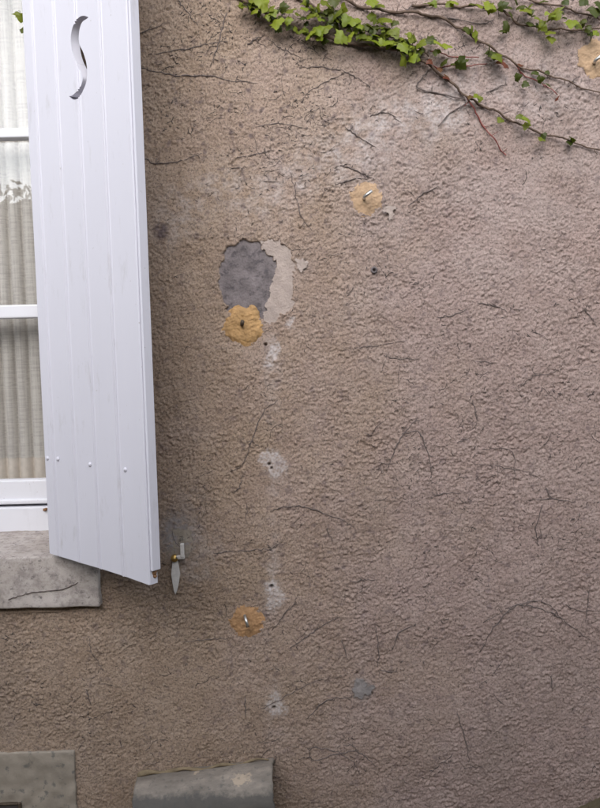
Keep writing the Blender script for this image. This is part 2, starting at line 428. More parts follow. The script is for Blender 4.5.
D = .0022
xs = np.concatenate([-.93 - np.cumsum(D * 1.05 ** np.arange(78))[::-1], np.arange(-.93, .93, D), .93 + np.cumsum(D * 1.05 ** np.arange(80))])
zs = np.concatenate([[-.30, -.2, -.12, -.06], np.arange(-.03, 2.24, D), 2.24 + np.cumsum(D * 1.05 ** np.arange(80))])
i0 = np.abs(xs - XR).argmin(); xs[i0] = XR
i1 = np.abs(xs - XL).argmin(); xs[i1] = XL
j0 = np.abs(zs - (SILL_BOT + .02)).argmin(); j1 = np.abs(zs - OPEN_TOP).argmin(); zs[j1] = OPEN_TOP
X, Z = np.meshgrid(xs, zs)
H = wall_h(X, Z)
keep = np.ones((len(zs) - 1, len(xs) - 1), bool); keep[j0:j1, i1:i0] = False
v, q, used = grid_mesh(X, -H, Z, keep)
wall = np_object('house_wall', v, q, 'wall')
put(wall, 'rough beige roughcast house wall with scars, filler dabs and dead vine traces', 'wall')
U, V = image_px(X, Z)
brk = .5 + .9 * fbm(X * 30, Z * 30, 40, 4); brk2 = .5 + 1.1 * fbm(X * 75, Z * 75, 44, 3); lowb = .5 + .8 * fbm(X * 7, Z * 7, 48, 3)
ch = .46 * np.exp(-(segdist(U, V, [(172, 222), (190, 200), (220, 186), (262, 196), (300, 176), (345, 140), (400, 118), (450, 108)]) / 24) ** 2) * np.clip(brk, 0, 1.2)
ch += .40 * (blob(U, V, 320, 182, 30, 12) + blob(U, V, 360, 150, 24, 22) + .45 * blob(U, V, 420, 120, 56, 30) + .6 * blob(U, V, 520, 90, 70, 50)) * np.clip(brk * lowb * 1.5, 0, 1.1)
ch += .22 * blob(U, V, 480, 150, 170, 120) * np.clip(lowb * 1.3, 0, 1)
ch += .30 * np.exp(-(segdist(U, V, [(272, 340), (273, 470), (272, 600), (276, 730)]) / 7.5) ** 2) * np.clip(brk * lowb * 1.6, 0, 1)
spots = sum(blob(U, V, a, b, r) * k for a, b, r, k in [(272, 461, 10, 1.0), (279, 469, 9, .9), (266, 458, 7, .8), (272, 587, 7, 1.2), (279, 598, 8, .9), (271, 604, 6, .7), (274, 706, 8, 1.0), (283, 710, 7, .5), (276, 347, 4.5, 1.5), (273, 356, 8, .6), (267, 366, 6, .5), (388, 210, 5, .9), (302, 264, 6, .9), (290, 322, 7, .7), (275, 696, 5, .7)])
ch += .66 * sstep(.18, .66, spots * (.45 + .95 * (.5 + 1.0 * fbm(X * 70, Z * 70, 144, 4)))) * np.clip(.75 + .5 * fbm(X * 150, Z * 150, 149, 2), .3, 1)
ch *= np.clip(.55 + .9 * (.5 + perlin(X * 190, Z * 190, 151)), .3, 1.15)
ch += .35 * (blob(U, V, 205, 548, 18, 22) + blob(U, V, 192, 572, 16, 10)) * np.clip(brk, 0, 1)
gc = .85 * (np.clip(blob(U, V, 178, 535, 16, 20) * 1.7, 0, 1)) * np.clip(.5 + brk2 * .7, 0, 1) + 1.0 * np.clip(blob(U, V, 362, 690, 8, 8) * 1.6, 0, 1) * .8
gc = gc + .35 * blob(U, V, 195, 500, 14, 14) * np.clip(brk, 0, 1)
dk = np.clip(blob(U, V, 161, 231, 7.5, 8) * 2.2 - .4, 0, .85) * np.clip(.6 + brk2 * .5, 0, 1)
dk += .42 * np.clip(fbm(X * 42, Z * 42, 60, 4) * 1.7 - .62, 0, 1) * (1 + .9 * blob(U, V, 250, 110, 130, 90) + .4 * blob(U, V, 350, 560, 200, 130))
mk = np.stack([np.clip(np.where(V < 260, .62, .9) * ch, 0, .9), np.clip(gc, 0, .9), np.clip(dk, 0, .85), np.clip(.5 + (U - 330) / 420, 0, 1)], -1).reshape(-1, 4)[used]
at = wall.data.attributes.new('marks', 'FLOAT_COLOR', 'POINT'); at.data.foreach_set('color', mk.astype(np.float32).reshape(-1))

# surface patches: parts of the wall
def patch(name, poly, base, amp, fr, m, label=None, seed=70, fall=0.0, step=.0020, jit=3.2, parent=wall):
    P = [at_y(u, v_) for u, v_ in poly]; x0 = min(p.x for p in P) - .01; x1 = max(p.x for p in P) + .01; z0 = min(p.z for p in P) - .01; z1 = max(p.z for p in P) + .01
    X, Z = np.meshgrid(np.arange(x0, x1, step), np.arange(z0, z1, step)); U, V = image_px(X, Z)
    ins = soft_poly(U, V, poly, jit); k = ins[:-1, :-1] & ins[1:, 1:]
    Y = -(base + amp * fbm(X * fr, Z * fr, seed, 4) + .0006 * perlin(X * 210, Z * 210, seed + 7))
    v, q, _ = grid_mesh(X, Y, Z, k); o = np_object(name, v, q, m, parent)
    if label: o['label'] = label
    return o
def grow(poly, d):
    cx = sum(p[0] for p in poly) / len(poly); cy = sum(p[1] for p in poly) / len(poly)
    return [(cx + (x - cx) * (1 + d / max(6, math.hypot(x - cx, y - cy))), cy + (y - cy) * (1 + d / max(6, math.hypot(x - cx, y - cy)))) for x, y in poly]
patch('cement_patch', grow(PATCH, 1.6), -.0082, .0012, 28, 'cement', 'bare smooth grey cement where the render has come away')
patch('plaster_patch', grow(PALE, 1.2), -.0026, .0012, 24, 'plaster', 'smooth pale plaster repair beside the grey cement')
def disc_poly(cu, cv, r, wob, seed, n=96):
    g = random.Random(seed); ph = [g.uniform(0, 6.28) for _ in range(4)]
    def rad(t): return r * (1 + wob * (.5 * math.sin(3 * t + ph[0]) + .35 * math.sin(5 * t + ph[1]) + .3 * math.sin(8 * t + ph[2])) + .09 * float(fbm(np.array([5 * math.cos(t) + seed]), np.array([5 * math.sin(t)]), 171, 3)[0]))
    return [(cu + rad(t) * math.cos(t), cv + rad(t) * math.sin(t)) for t in [2 * math.pi * k / n for k in range(n)]]
patch('filler_spot', disc_poly(362, 689, 9.5, .35, 4), .0020, .0016, 40, 'grey_spot', 'small smooth grey filler spot low on the wall')
patch('filler_spot', disc_poly(389, 211, 6.5, .5, 5), .0040, .0014, 60, 'plaster', 'small pale filler spot beside the upper orange dab')
patch('filler_spot', [(296, 259), (306, 257), (307, 268), (299, 271), (295, 267)], .0035, .001, 60, 'plaster', 'small pale chip of plaster')
patch('cement_patch', [(166, 530), (176, 527), (186, 527), (192, 530), (193, 548), (189, 556), (178, 560), (167, 558), (165, 545)], .0030, .0016, 30, 'slab', 'thin grey cement smear behind the shutter stop', seed=88)

# reveal of the window opening (parts of the wall)
def wpart(mb, name, m): return mb.build(name, m, wall)
wpart(MB().rbox(XR + .0, XR + .12, .004, WIN_Y + .14, SILL_BOT + .02, OPEN_TOP, .003), 'window_reveal', 'plaster')
wpart(MB().rbox(XL - .12, XL, .004, WIN_Y + .14, SILL_BOT + .02, OPEN_TOP, .003), 'window_reveal', 'plaster')
wpart(MB().rbox(XL - .12, XR + .12, .004, WIN_Y + .14, OPEN_TOP, OPEN_TOP + .12, .003), 'window_head', 'plaster')

# room behind the curtain
rm = MB(); ry0, ry1, rx0, rx1, rz0, rz1 = WIN_Y + .142, WIN_Y + 2.6, XL - .9, XR + .9, .35, 2.75
rm.add([(rx0, ry0, rz0), (rx1, ry0, rz0), (rx1, ry1, rz0), (rx0, ry1, rz0), (rx0, ry0, rz1), (rx1, ry0, rz1), (rx1, ry1, rz1), (rx0, ry1, rz1)],
       [(0, 1, 2, 3), (4, 7, 6, 5), (3, 2, 6, 7), (0, 3, 7, 4), (1, 5, 6, 2)])
put(rm.build('room', 'room'), kind='structure')

# ------------------------------------------------------------------ ground
gx = np.concatenate([-np.geomspace(120, 2.6, 16), np.linspace(-2.4, 2.4, 160), np.geomspace(2.6, 120, 16)])
gy = np.concatenate([-np.geomspace(120, 1.3, 20), np.linspace(-1.2, .06, 60)])
GX, GY = np.meshgrid(gx, gy)
edge_r = at_y(600, 797.5).z
GZ = -.035 + .016 * fbm(GX * 2.3, GY * 2.3, 80, 4) * (np.abs(GX) < 3) + .006 * fbm(GX * 17, GY * 17, 84, 3)
GZ = GZ + (edge_r + .052) * np.exp(-((GX - .84) / .15) ** 2) * np.exp(-(GY / .2) ** 2)
v, q, _ = grid_mesh(GX, GY, GZ)
put(np_object('ground', v, q, 'soil'), kind='structure')

# ------------------------------------------------------------------ stone window sill
sy0, sy1 = -.022, WIN_Y + .02
o = MB().rbox(XL - .14, SILL_X, sy0, sy1, SILL_BOT, SILL_TOP, .005, (110, 16, 12), .0016, 26, 21).build('window_sill', 'stone', smooth=True)
put(o, 'speckled pale stone window sill jutting out under the shutter', 'sill')

# ------------------------------------------------------------------ window
win = thing('window', (0.5 * (XL + XR), WIN_Y, SILL_TOP), 'white painted wooden window with glazing bars behind the open shutter', 'window')
def zpx(v_, y): return at_y(20, v_, y).z
W0 = WIN_Y
z_fr0, z_fr1 = SILL_TOP - .006, zpx(507.5, W0)          # fixed bottom frame
MB().rbox(XL + .001, XR - .001, W0, W0 + .09, z_fr0, z_fr1, .004).build('bottom_frame', 'frame', win)
ZT = OPEN_TOP - .002
for xa, xb in ((XL + .001, XL + .032), (XR - .032, XR - .001)):
    MB().rbox(xa, xb, W0 + .012, W0 + .09, z_fr1, ZT, .003).build('side_frame', 'frame', win)
MB().rbox(XL + .032, XR - .032, W0 + .012, W0 + .09, ZT - .04, ZT, .003).build('top_frame', 'frame', win)
CY = W0 + .016; z_r0 = zpx(504.2, CY); z_r1 = zpx(480.5, CY)
b1 = (zpx(318, CY), zpx(304.5, CY)); b2 = (zpx(137, CY), zpx(127, CY)); pitch_ = b2[0] - b1[0]
xm = .5 * (XL + XR)
for xa, xb in ((XL + .034, xm - .002), (xm + .002, XR - .034)):
    st = .030
    MB().rbox(xa + st, xb - st, CY, CY + .042, z_r0, z_r1, .004).build('bottom_rail', 'frame', win)
    MB().rbox(xa + st, xb - st, CY - .010, CY + .003, z_r0 + .001, z_r0 + .016, .005).build('drip_moulding', 'frame', win)
    MB().rbox(xa, xa + st, CY - .001, CY + .042, z_r0, ZT - .042, .003).build('stile', 'frame', win)
    MB().rbox(xb - st, xb, CY - .001, CY + .042, z_r0, ZT - .042, .003).build('stile', 'frame', win)
    MB().rbox(xa + st, xb - st, CY, CY + .042, ZT - .09, ZT - .042, .003).build('top_rail', 'frame', win)
    edges = [z_r1]
    for (c0, c1) in (b1, b2):
        MB().rbox(xa + st, xb - st, CY + .002, CY + .040, c0, c1, .005).build('glazing_bar', 'frame', win)
        edges += [c0, c1]
    edges.append(ZT - .09)
    for k in range(0, len(edges), 2):
        MB().box(xa + st - .004, xb - st + .004, CY + .026, CY + .030, edges[k] - .003, edges[k + 1] + .003).build('pane', 'glass', win)
pr = at_y(44, 509.5, W0 - .004)
MB().rbox(pr.x - .004, pr.x + .009, W0 - .007, W0 + .002, pr.z - .005, pr.z + .004, .003, (4, 2, 4), .002, 140).build('rusty_fitting', 'rawwood', win)['label'] = 'small rusty fitting on the lower frame'

# curtain
cu_y = CY + .12; hem0 = zpx(484, cu_y); hem1 = zpx(458, cu_y); cx0, cx1 = XL + .03, XR - .02
cur = thing('curtain', (.5 * (cx0 + cx1), cu_y, hem0), 'grey-beige linen curtain hanging in folds behind the window panes', 'curtain')
xs_ = np.linspace(cx0, cx1, 420)
ph = xs_ * 2 * np.pi / .047 + 1.1 * np.sin(xs_ * 21 + .6)
def fold(z): return cu_y + .026 * (np.abs(np.sin(ph / 2 + .35 * np.sin(z * 1.3))) ** .55 * -1 + .6) + .004 * np.sin(xs_ * 9 + z * 2)
for nm, za, zb, nn, mt, dy in (('fabric', hem1, ZT - .03, 26, 'curtain', 0), ('hem', hem0, hem1 + .001, 4, 'hem', -.0015)):
    zz = np.linspace(za, zb, nn); XX, ZZ = np.meshgrid(xs_, zz); YY = np.stack([fold(z) + dy for z in zz])
    v, q, _ = grid_mesh(XX, YY, ZZ); v = v - np.array(cur.location); np_object(nm, v, q, mt, cur)

# ------------------------------------------------------------------ shutter
SH_T = .023; SH_TOP = 2.57 - HINGE.z
sh = thing('window_shutter', HINGE, 'white painted wooden plank shutter with an S-shaped cutout standing ajar', 'shutter', rz=-SH_A)
ca, sa = math.cos(SH_A), math.sin(SH_A); AX = Vector((ca, -sa, 0)); NR = Vector((sa, ca, 0))
def sh_local(u, v_):                     # image pixel -> front plane of the shutter, local (s, z)
    d = ray(u, v_); t = (HINGE - _C).dot(NR) / d.dot(NR); p = _C + d * t - HINGE; return p.dot(AX), p.z
seams = [0.0] + [.5 * (sh_local(a, 60)[0] + sh_local(b, 540)[0]) for a, b in ((35.2, 55), (56.5, 76), (77.2, 97), (100.5, 121))] + [SH_W]
SCUT = [(88.5, 17), (84, 15.5), (79, 17), (75, 22), (72, 29), (70.8, 38), (71.5, 47), (74, 57), (78, 66), (81.5, 74), (82.5, 79), (80.5, 86), (77, 91), (72, 95.3), (69, 96), (71, 98.6), (75, 99.5), (79, 97), (83, 90), (86, 82), (87, 72), (86, 62), (83, 52), (79.6, 45), (78.6, 38), (79.4, 29), (82, 22), (86, 19)]
cut = MB(); loc = [sh_local(*p) for p in crom(SCUT[:15], 5)[:-1] + crom(SCUT[14:] + SCUT[:1], 5)[:-1]]; n = len(loc)
cut.add([(a, -.05, b) for a, b in loc] + [(a, .08, b) for a, b in loc], [tuple(range(n)), tuple(reversed(range(n, 2 * n)))] + [(k, n + k, n + (k + 1) % n, (k + 1) % n) for k in range(n)])
cme = bpy.data.meshes.new('cutter'); cme.from_pydata(cut.v, [], cut.f)
bmc = bmesh.new(); bmc.from_mesh(cme); bmesh.ops.recalc_face_normals(bmc, faces=bmc.faces); bmc.to_mesh(cme); bmc.free()
for k in range(5):
    a, b = seams[k] + .0004, seams[k + 1] - .0004
    prof = [(a, SH_T), (a, .004)]
    if k: prof += [(a + .0006, .0010), (a + .0018, -.0009), (a + .0034, -.0013), (a + .0048, -.0003), (a + .0056, .0022), (a + .0066, .0022), (a + .0076, -.0006), (a + .0090, -.0011), (a + .0104, -.0004), (a + .0112, .0003)]
    else: prof += [(a + .003, 0)]
    prof += [(b - .0022, 0), (b, .0030), (b, SH_T)]
    m_ = len(prof); zz = [0.0] + [.004] + list(np.linspace(.03, SH_TOP, 40))
    mb = MB(); g = random.Random(k)
    for zi, z_ in enumerate(zz):
        for (s_, t_) in prof:
            dz = (.0025 * perlin(s_ * 260 + k, t_ * 150, 31) + (-.004 if k == 4 and s_ > b - .02 else 0)) if zi == 0 else 0
            wv = .0007 * perlin(z_ * 3 + k * 5, k * 3.3, 33)
            mb.v.append((s_, t_ + wv, z_ + float(dz)))
    for zi in range(len(zz) - 1):
        for c in range(m_): c2 = (c + 1) % m_; mb.f.append((zi * m_ + c, zi * m_ + c2, (zi + 1) * m_ + c2, (zi + 1) * m_ + c))
    mb.f.append(tuple(reversed(range(m_)))); mb.f.append(tuple((len(zz) - 1) * m_ + c for c in range(m_)))
    o = mb.build('plank', 'white', sh, local=True)
    bm = bmesh.new(); bm.from_mesh(o.data); bmesh.ops.recalc_face_normals(bm, faces=bm.faces); bm.to_mesh(o.data); bm.free()
    s0 = min(p[0] for p in loc); s1 = max(p[0] for p in loc)
    if not (b < s0 or a > s1):
        co_ = bpy.data.objects.new('cutter', cme); COL.objects.link(co_); co_.parent = sh
        md = o.modifiers.new('b', 'BOOLEAN'); md.operation = 'DIFFERENCE'; md.object = co_; md.solver = 'EXACT'
        bpy.context.view_layer.update(); dg = bpy.context.evaluated_depsgraph_get()
        nm = bpy.data.meshes.new_from_object(o.evaluated_get(dg)); o.modifiers.clear(); o.data = nm
        bpy.data.objects.remove(co_)
MB().rbox(SH_W + .0004, SH_W + .0075, .0035, SH_T + .004, .028, SH_TOP, .002, (1, 1, 6)).build('edge_strip', 'white', sh, local=True)
MB().rbox(SH_W - .010, SH_W + .0052, .010, SH_T - .002, .009, .0276, .005, (4, 4, 4), .0035, 110).build('broken_corner', 'rawwood', sh, local=True)['label'] = 'bare splintered wood at the bottom corner'
for (u, v_) in ((47.7, 458.2), (58, 459), (90, 464.5), (125.4, 469.7)):
    s_, z_ = sh_local(u, v_); MB().dome((max(s_, .009), .001, z_), .0058, .0052).build('bolt_head', 'white', sh, True, local=True)
bz = sh_local(90, 464.5)[1]
for z_ in (bz, bz + 1.1):
    MB().rbox(-.004, SH_W - .03, SH_T + .0005, SH_T + .006, z_ - .017, z_ + .017, .002).build('hinge_strap', 'white', sh, local=True)
    MB().tube([(-.004, SH_T + .003, z_ - .022), (-.004, SH_T + .003, z_ + .022)], .007, 10).build('hinge_knuckle', 'white', sh, local=True)

# ------------------------------------------------------------------ shutter stop
c = at_y(174.8, 558, -.020)
st = thing('shutter_stop', (c.x, wy(c.x, c.z), c.z), 'small metal shutter stop with hanging white leaf and brass bolt by shutter corner', 'shutter stop')
p = lambda u, v_, y: at_y(u, v_, y)
mb = MB(); mb.tube([(c.x, .01, c.z), (c.x, -.024, c.z)], .0045, 10); mb.build('pivot_bolt', 'brass', st, True)
mb = MB(); mb.tube([(c.x, -.021, c.z), (c.x, -.028, c.z)], [.0105, .0085], 12); mb.dome((c.x, -.027, c.z), .0055, .004); mb.build('bolt_head', 'brass', st, True)
lf = [(172.6, 561), (177.6, 561), (178.6, 566), (180, 574), (179, 582), (177, 591), (175.6, 594), (174.2, 591), (172.6, 582), (171.4, 574), (172.2, 566)]
mb = MB(); A = [p(u, v_, -.017) for u, v_ in lf]; m_ = len(A)
mb.add([(a.x, -.020, a.z) for a in A] + [(a.x, -.014, a.z) for a in A], [tuple(range(m_)), tuple(reversed(range(m_, 2 * m_)))] + [(k, m_ + k, m_ + (k + 1) % m_, (k + 1) % m_) for k in range(m_)])
mb.build('hanging_leaf', 'stop', st)
a0, a1, a2 = p(178, 557.5, -.02), p(183, 557.2, -.024), p(182.2, 544.5, -.034)
mb = MB(); mb.rbox(a0.x - .006, a1.x + .004, -.028, -.016, a1.z - .0045, a1.z + .0045, .002); mb.rbox(a1.x - .006, a1.x + .0035, -.030, -.018, a1.z, a2.z, .002); mb.build('catch_arm', 'stop', st)

# ------------------------------------------------------------------ filler dabs with pins
def dab(cu, cv, r, wob, seed, m, h, pin, pm, label, pw_=2.2):
    c = at_y(cu, cv); t = thing('wall_anchor', (c.x, wy(c.x, c.z), c.z), label, 'wall anchor', 'metal pins set in orange filler')
    R_ = r * MPP; g1 = np.arange(-R_ * 1.3, R_ * 1.3, .0017); X, Z = np.meshgrid(c.x + g1, c.z + g1); dx, dz = X - c.x, Z - c.z
    an = np.arctan2(dz, dx); rho = np.hypot(dx, dz) / (R_ * (1 + wob * perlin(1.6 * np.cos(an) + seed, 1.6 * np.sin(an), 171) + .13 * fbm(X * 48, Z * 48, 173 + seed, 4)))
    T = h * (1 - np.clip(rho, 0, 1.3) ** pw_) - .0008 + .0011 * fbm(X * 85, Z * 85, seed, 4) + .0006 * perlin(X * 260, Z * 260, seed + 3)
    T = T - .0022 * np.exp(-(rho / .22) ** 2) + .35 * np.clip(wall_h(X, Z), -.003, .004) + .0045 * fbm(np.array([c.x * 3.1]), np.array([c.z * 3.1]), 1, 3)[0]
    v, q, _ = grid_mesh(X, -T, Z, (rho < 1.12)[:-1, :-1]); v = v - np.array(t.location); np_object('filler_dab', v, q, m, t)
    for nm, pts, rr, mm in pin:
        mb = MB(); mb.tube([(at_y(u, v_, -y_).x, -y_, at_y(u, v_, -y_).z) for u, v_, y_ in pts], rr, 8); mb.build(nm, mm, t, True)
    return t
dab(367, 197, 16, .14, 3, 'foam_a', .0056, [('pin', [(364, 199, -.01), (364, 198, .016), (364.5, 196.5, .024), (372, 190.5, .028)], .0042, 'steel')], 0, 'round orange filler dab with bent steel pin, highest near the middle of wall')
dab(243, 326, 19, .16, 8, 'foam_b', .0062, [('pin', [(242, 325, -.01), (242, 324, .020), (242.5, 321, .027)], .0048, 'dark_steel')], 0, 'bright yellow-orange filler dab with dark pin below the grey cement patch', 5.0)
dab(247, 621, 16.5, .12, 12, 'foam_c', .0054, [('pin', [(244.6, 615, -.01), (244.8, 616, .014), (247.6, 626, .030)], .0040, 'steel'), ('pin_tip', [(247.5, 625.8, .0297), (248, 627.3, .0315)], .0043, 'dark_steel')], 0, 'dull orange filler dab with downward steel pin, lowest on the wall')
dab(596, 59, 16, .14, 15, 'foam_a', .0056, [('pin', [(594.5, 63, -.01), (594.5, 62, .016), (595, 60.5, .024), (603, 54, .030)], .0042, 'steel')], 0, 'orange filler dab with bent pin under the vine, cut by right frame edge')

# old wall plug
c = at_y(374, 270); mb = MB(); y0 = -.001
n = 14; ro, ri = .0085, .0045
for y_, r_ in ((.004, ro), (-.0045, ro), (-.0045, ri), (.006, ri)):
    mb.v += [(c.x + r_ * math.cos(2 * math.pi * k / n), y_, c.z + r_ * math.sin(2 * math.pi * k / n)) for k in range(n)]
for j in range(3): mb.f += [(j * n + k, j * n + (k + 1) % n, (j + 1) * n + (k + 1) % n, (j + 1) * n + k) for k in range(n)]
mb.f.append(tuple(3 * n + k for k in range(n)))
mb.build('wall_plug', 'cement', wall, True)

# ------------------------------------------------------------------ lintel with vent at the lower left, half-round cover at the wall foot
la, lb = at_y(73, 753, -.012), at_y(-75, 753, -.012)
lz0 = at_y(10, 803.5, -.012).z; vx = at_y(20, 805, -.012).x
lt = thing('stone_lintel', (.5 * (la.x + lb.x), 0, lz0), 'smooth pale grey rendered block flush in the lower left of wall', 'lintel')
MB().rbox(lb.x, la.x, -.0055, .03, -.08, la.z, .004, (60, 3, 40), .0024, 34, 51).build('block', 'slab', lt, True)
vt = thing('cellar_vent', (vx - .15, 0, -.05), 'dark cellar vent opening at the very bottom left edge', 'vent')
MB().box(vx - .36, vx - .006, -.010, .0, -.06, lz0 - .006).build('opening', 'black', vt)
MB().rbox(vx - .006, vx + .002, -.013, .0, -.06, lz0 - .001, .002).build('frame_side', 'dark_steel', vt)
MB().rbox(vx - .36, vx - .006, -.013, .0, lz0 - .006, lz0 - .001, .002).build('frame_top', 'dark_steel', vt)

ta, tb = at_y(137, 779, -.045), at_y(272.5, 763, -.045)
ax = (tb - ta).normalized(); L = (tb - ta).length; rr = .088
up = Vector((-ax.z, 0, ax.x)); outv = Vector((0, -1, 0))
cv_ = thing('half_round_cover', (.5 * (ta.x + tb.x), -.06, -.03), 'weathered grey half-round cover with peeling pale patches at the wall foot', 'cover')
mb = MB(); nu, na = 60, 22; th = .012
for layer, r_ in ((0, rr), (1, rr - th)):
    for i in range(nu + 1):
        for k in range(na + 1):
            a = math.pi * (.06 + .98 * k / na); f = i / nu
            cen = ta + ax * (L * f) - up * rr * .985 + Vector((0, -.004, 0))
            rj = r_ + .0016 * float(perlin(f * 9, k * .3 + 3 * layer, 61)) + .0005 * float(perlin(f * 60, k * 1.5, 62))
            if i in (0, nu): cen = cen + ax * .003 * float(perlin(k * .7, i, 63))
            mb.v.append(tuple(cen + up * (rj * math.sin(a) - (.06 * max(0, k - na + 3) / 3)) + outv * (rj * -math.cos(a))))
n1 = na + 1; base = (nu + 1) * n1
for i in range(nu):
    for k in range(na):
        q_ = (i * n1 + k, i * n1 + k + 1, (i + 1) * n1 + k + 1, (i + 1) * n1 + k)
        mb.f.append(q_); mb.f.append(tuple(base + t for t in reversed(q_)))
for i in range(nu):
    for k in (0, na): mb.f.append((i * n1 + k, (i + 1) * n1 + k, base + (i + 1) * n1 + k, base + i * n1 + k))
for i in (0, nu):
    for k in range(na): mb.f.append((i * n1 + k, i * n1 + k + 1, base + i * n1 + k + 1, base + i * n1 + k))
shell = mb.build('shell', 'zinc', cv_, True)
pa = shell.data.attributes.new('peel', 'FLOAT', 'POINT')
pa.data.foreach_set('value', [.85 * math.exp(-((i / nu - .78) / .13) ** 2 - ((k / na - .60) / .08) ** 2) + .5 * math.exp(-((i / nu - .42) / .12) ** 2 - ((k / na - .46) / .06) ** 2) for _ in range(2) for i in range(nu + 1) for k in range(na + 1)])
pd = shell.data.attributes.new('moss_shade', 'FLOAT', 'POINT')
pd.data.foreach_set('value', [min(1, max(0, (k / na - .58 + .12 * (.5 - i / nu)) * 5)) for _ in range(2) for i in range(nu + 1) for k in range(na + 1)])  # grows towards the lower front: painted shade mixed with moss
mb = MB()
pts = [ta + ax * (L * t) + up * .002 + Vector((0, .012 + .004 * math.sin(t * 9), .004 * math.sin(t * 23))) for t in np.linspace(.0, .97, 26)]
mb.tube(pts, [.006 * (1.1 - .7 * t) * (1 + .3 * math.sin(t * 31)) for t in np.linspace(0, 1, 26)], 8)
mb.build('mortar_fillet', 'mortar', cv_, True)['label'] = 'crumbly tan mortar line along the top edge'

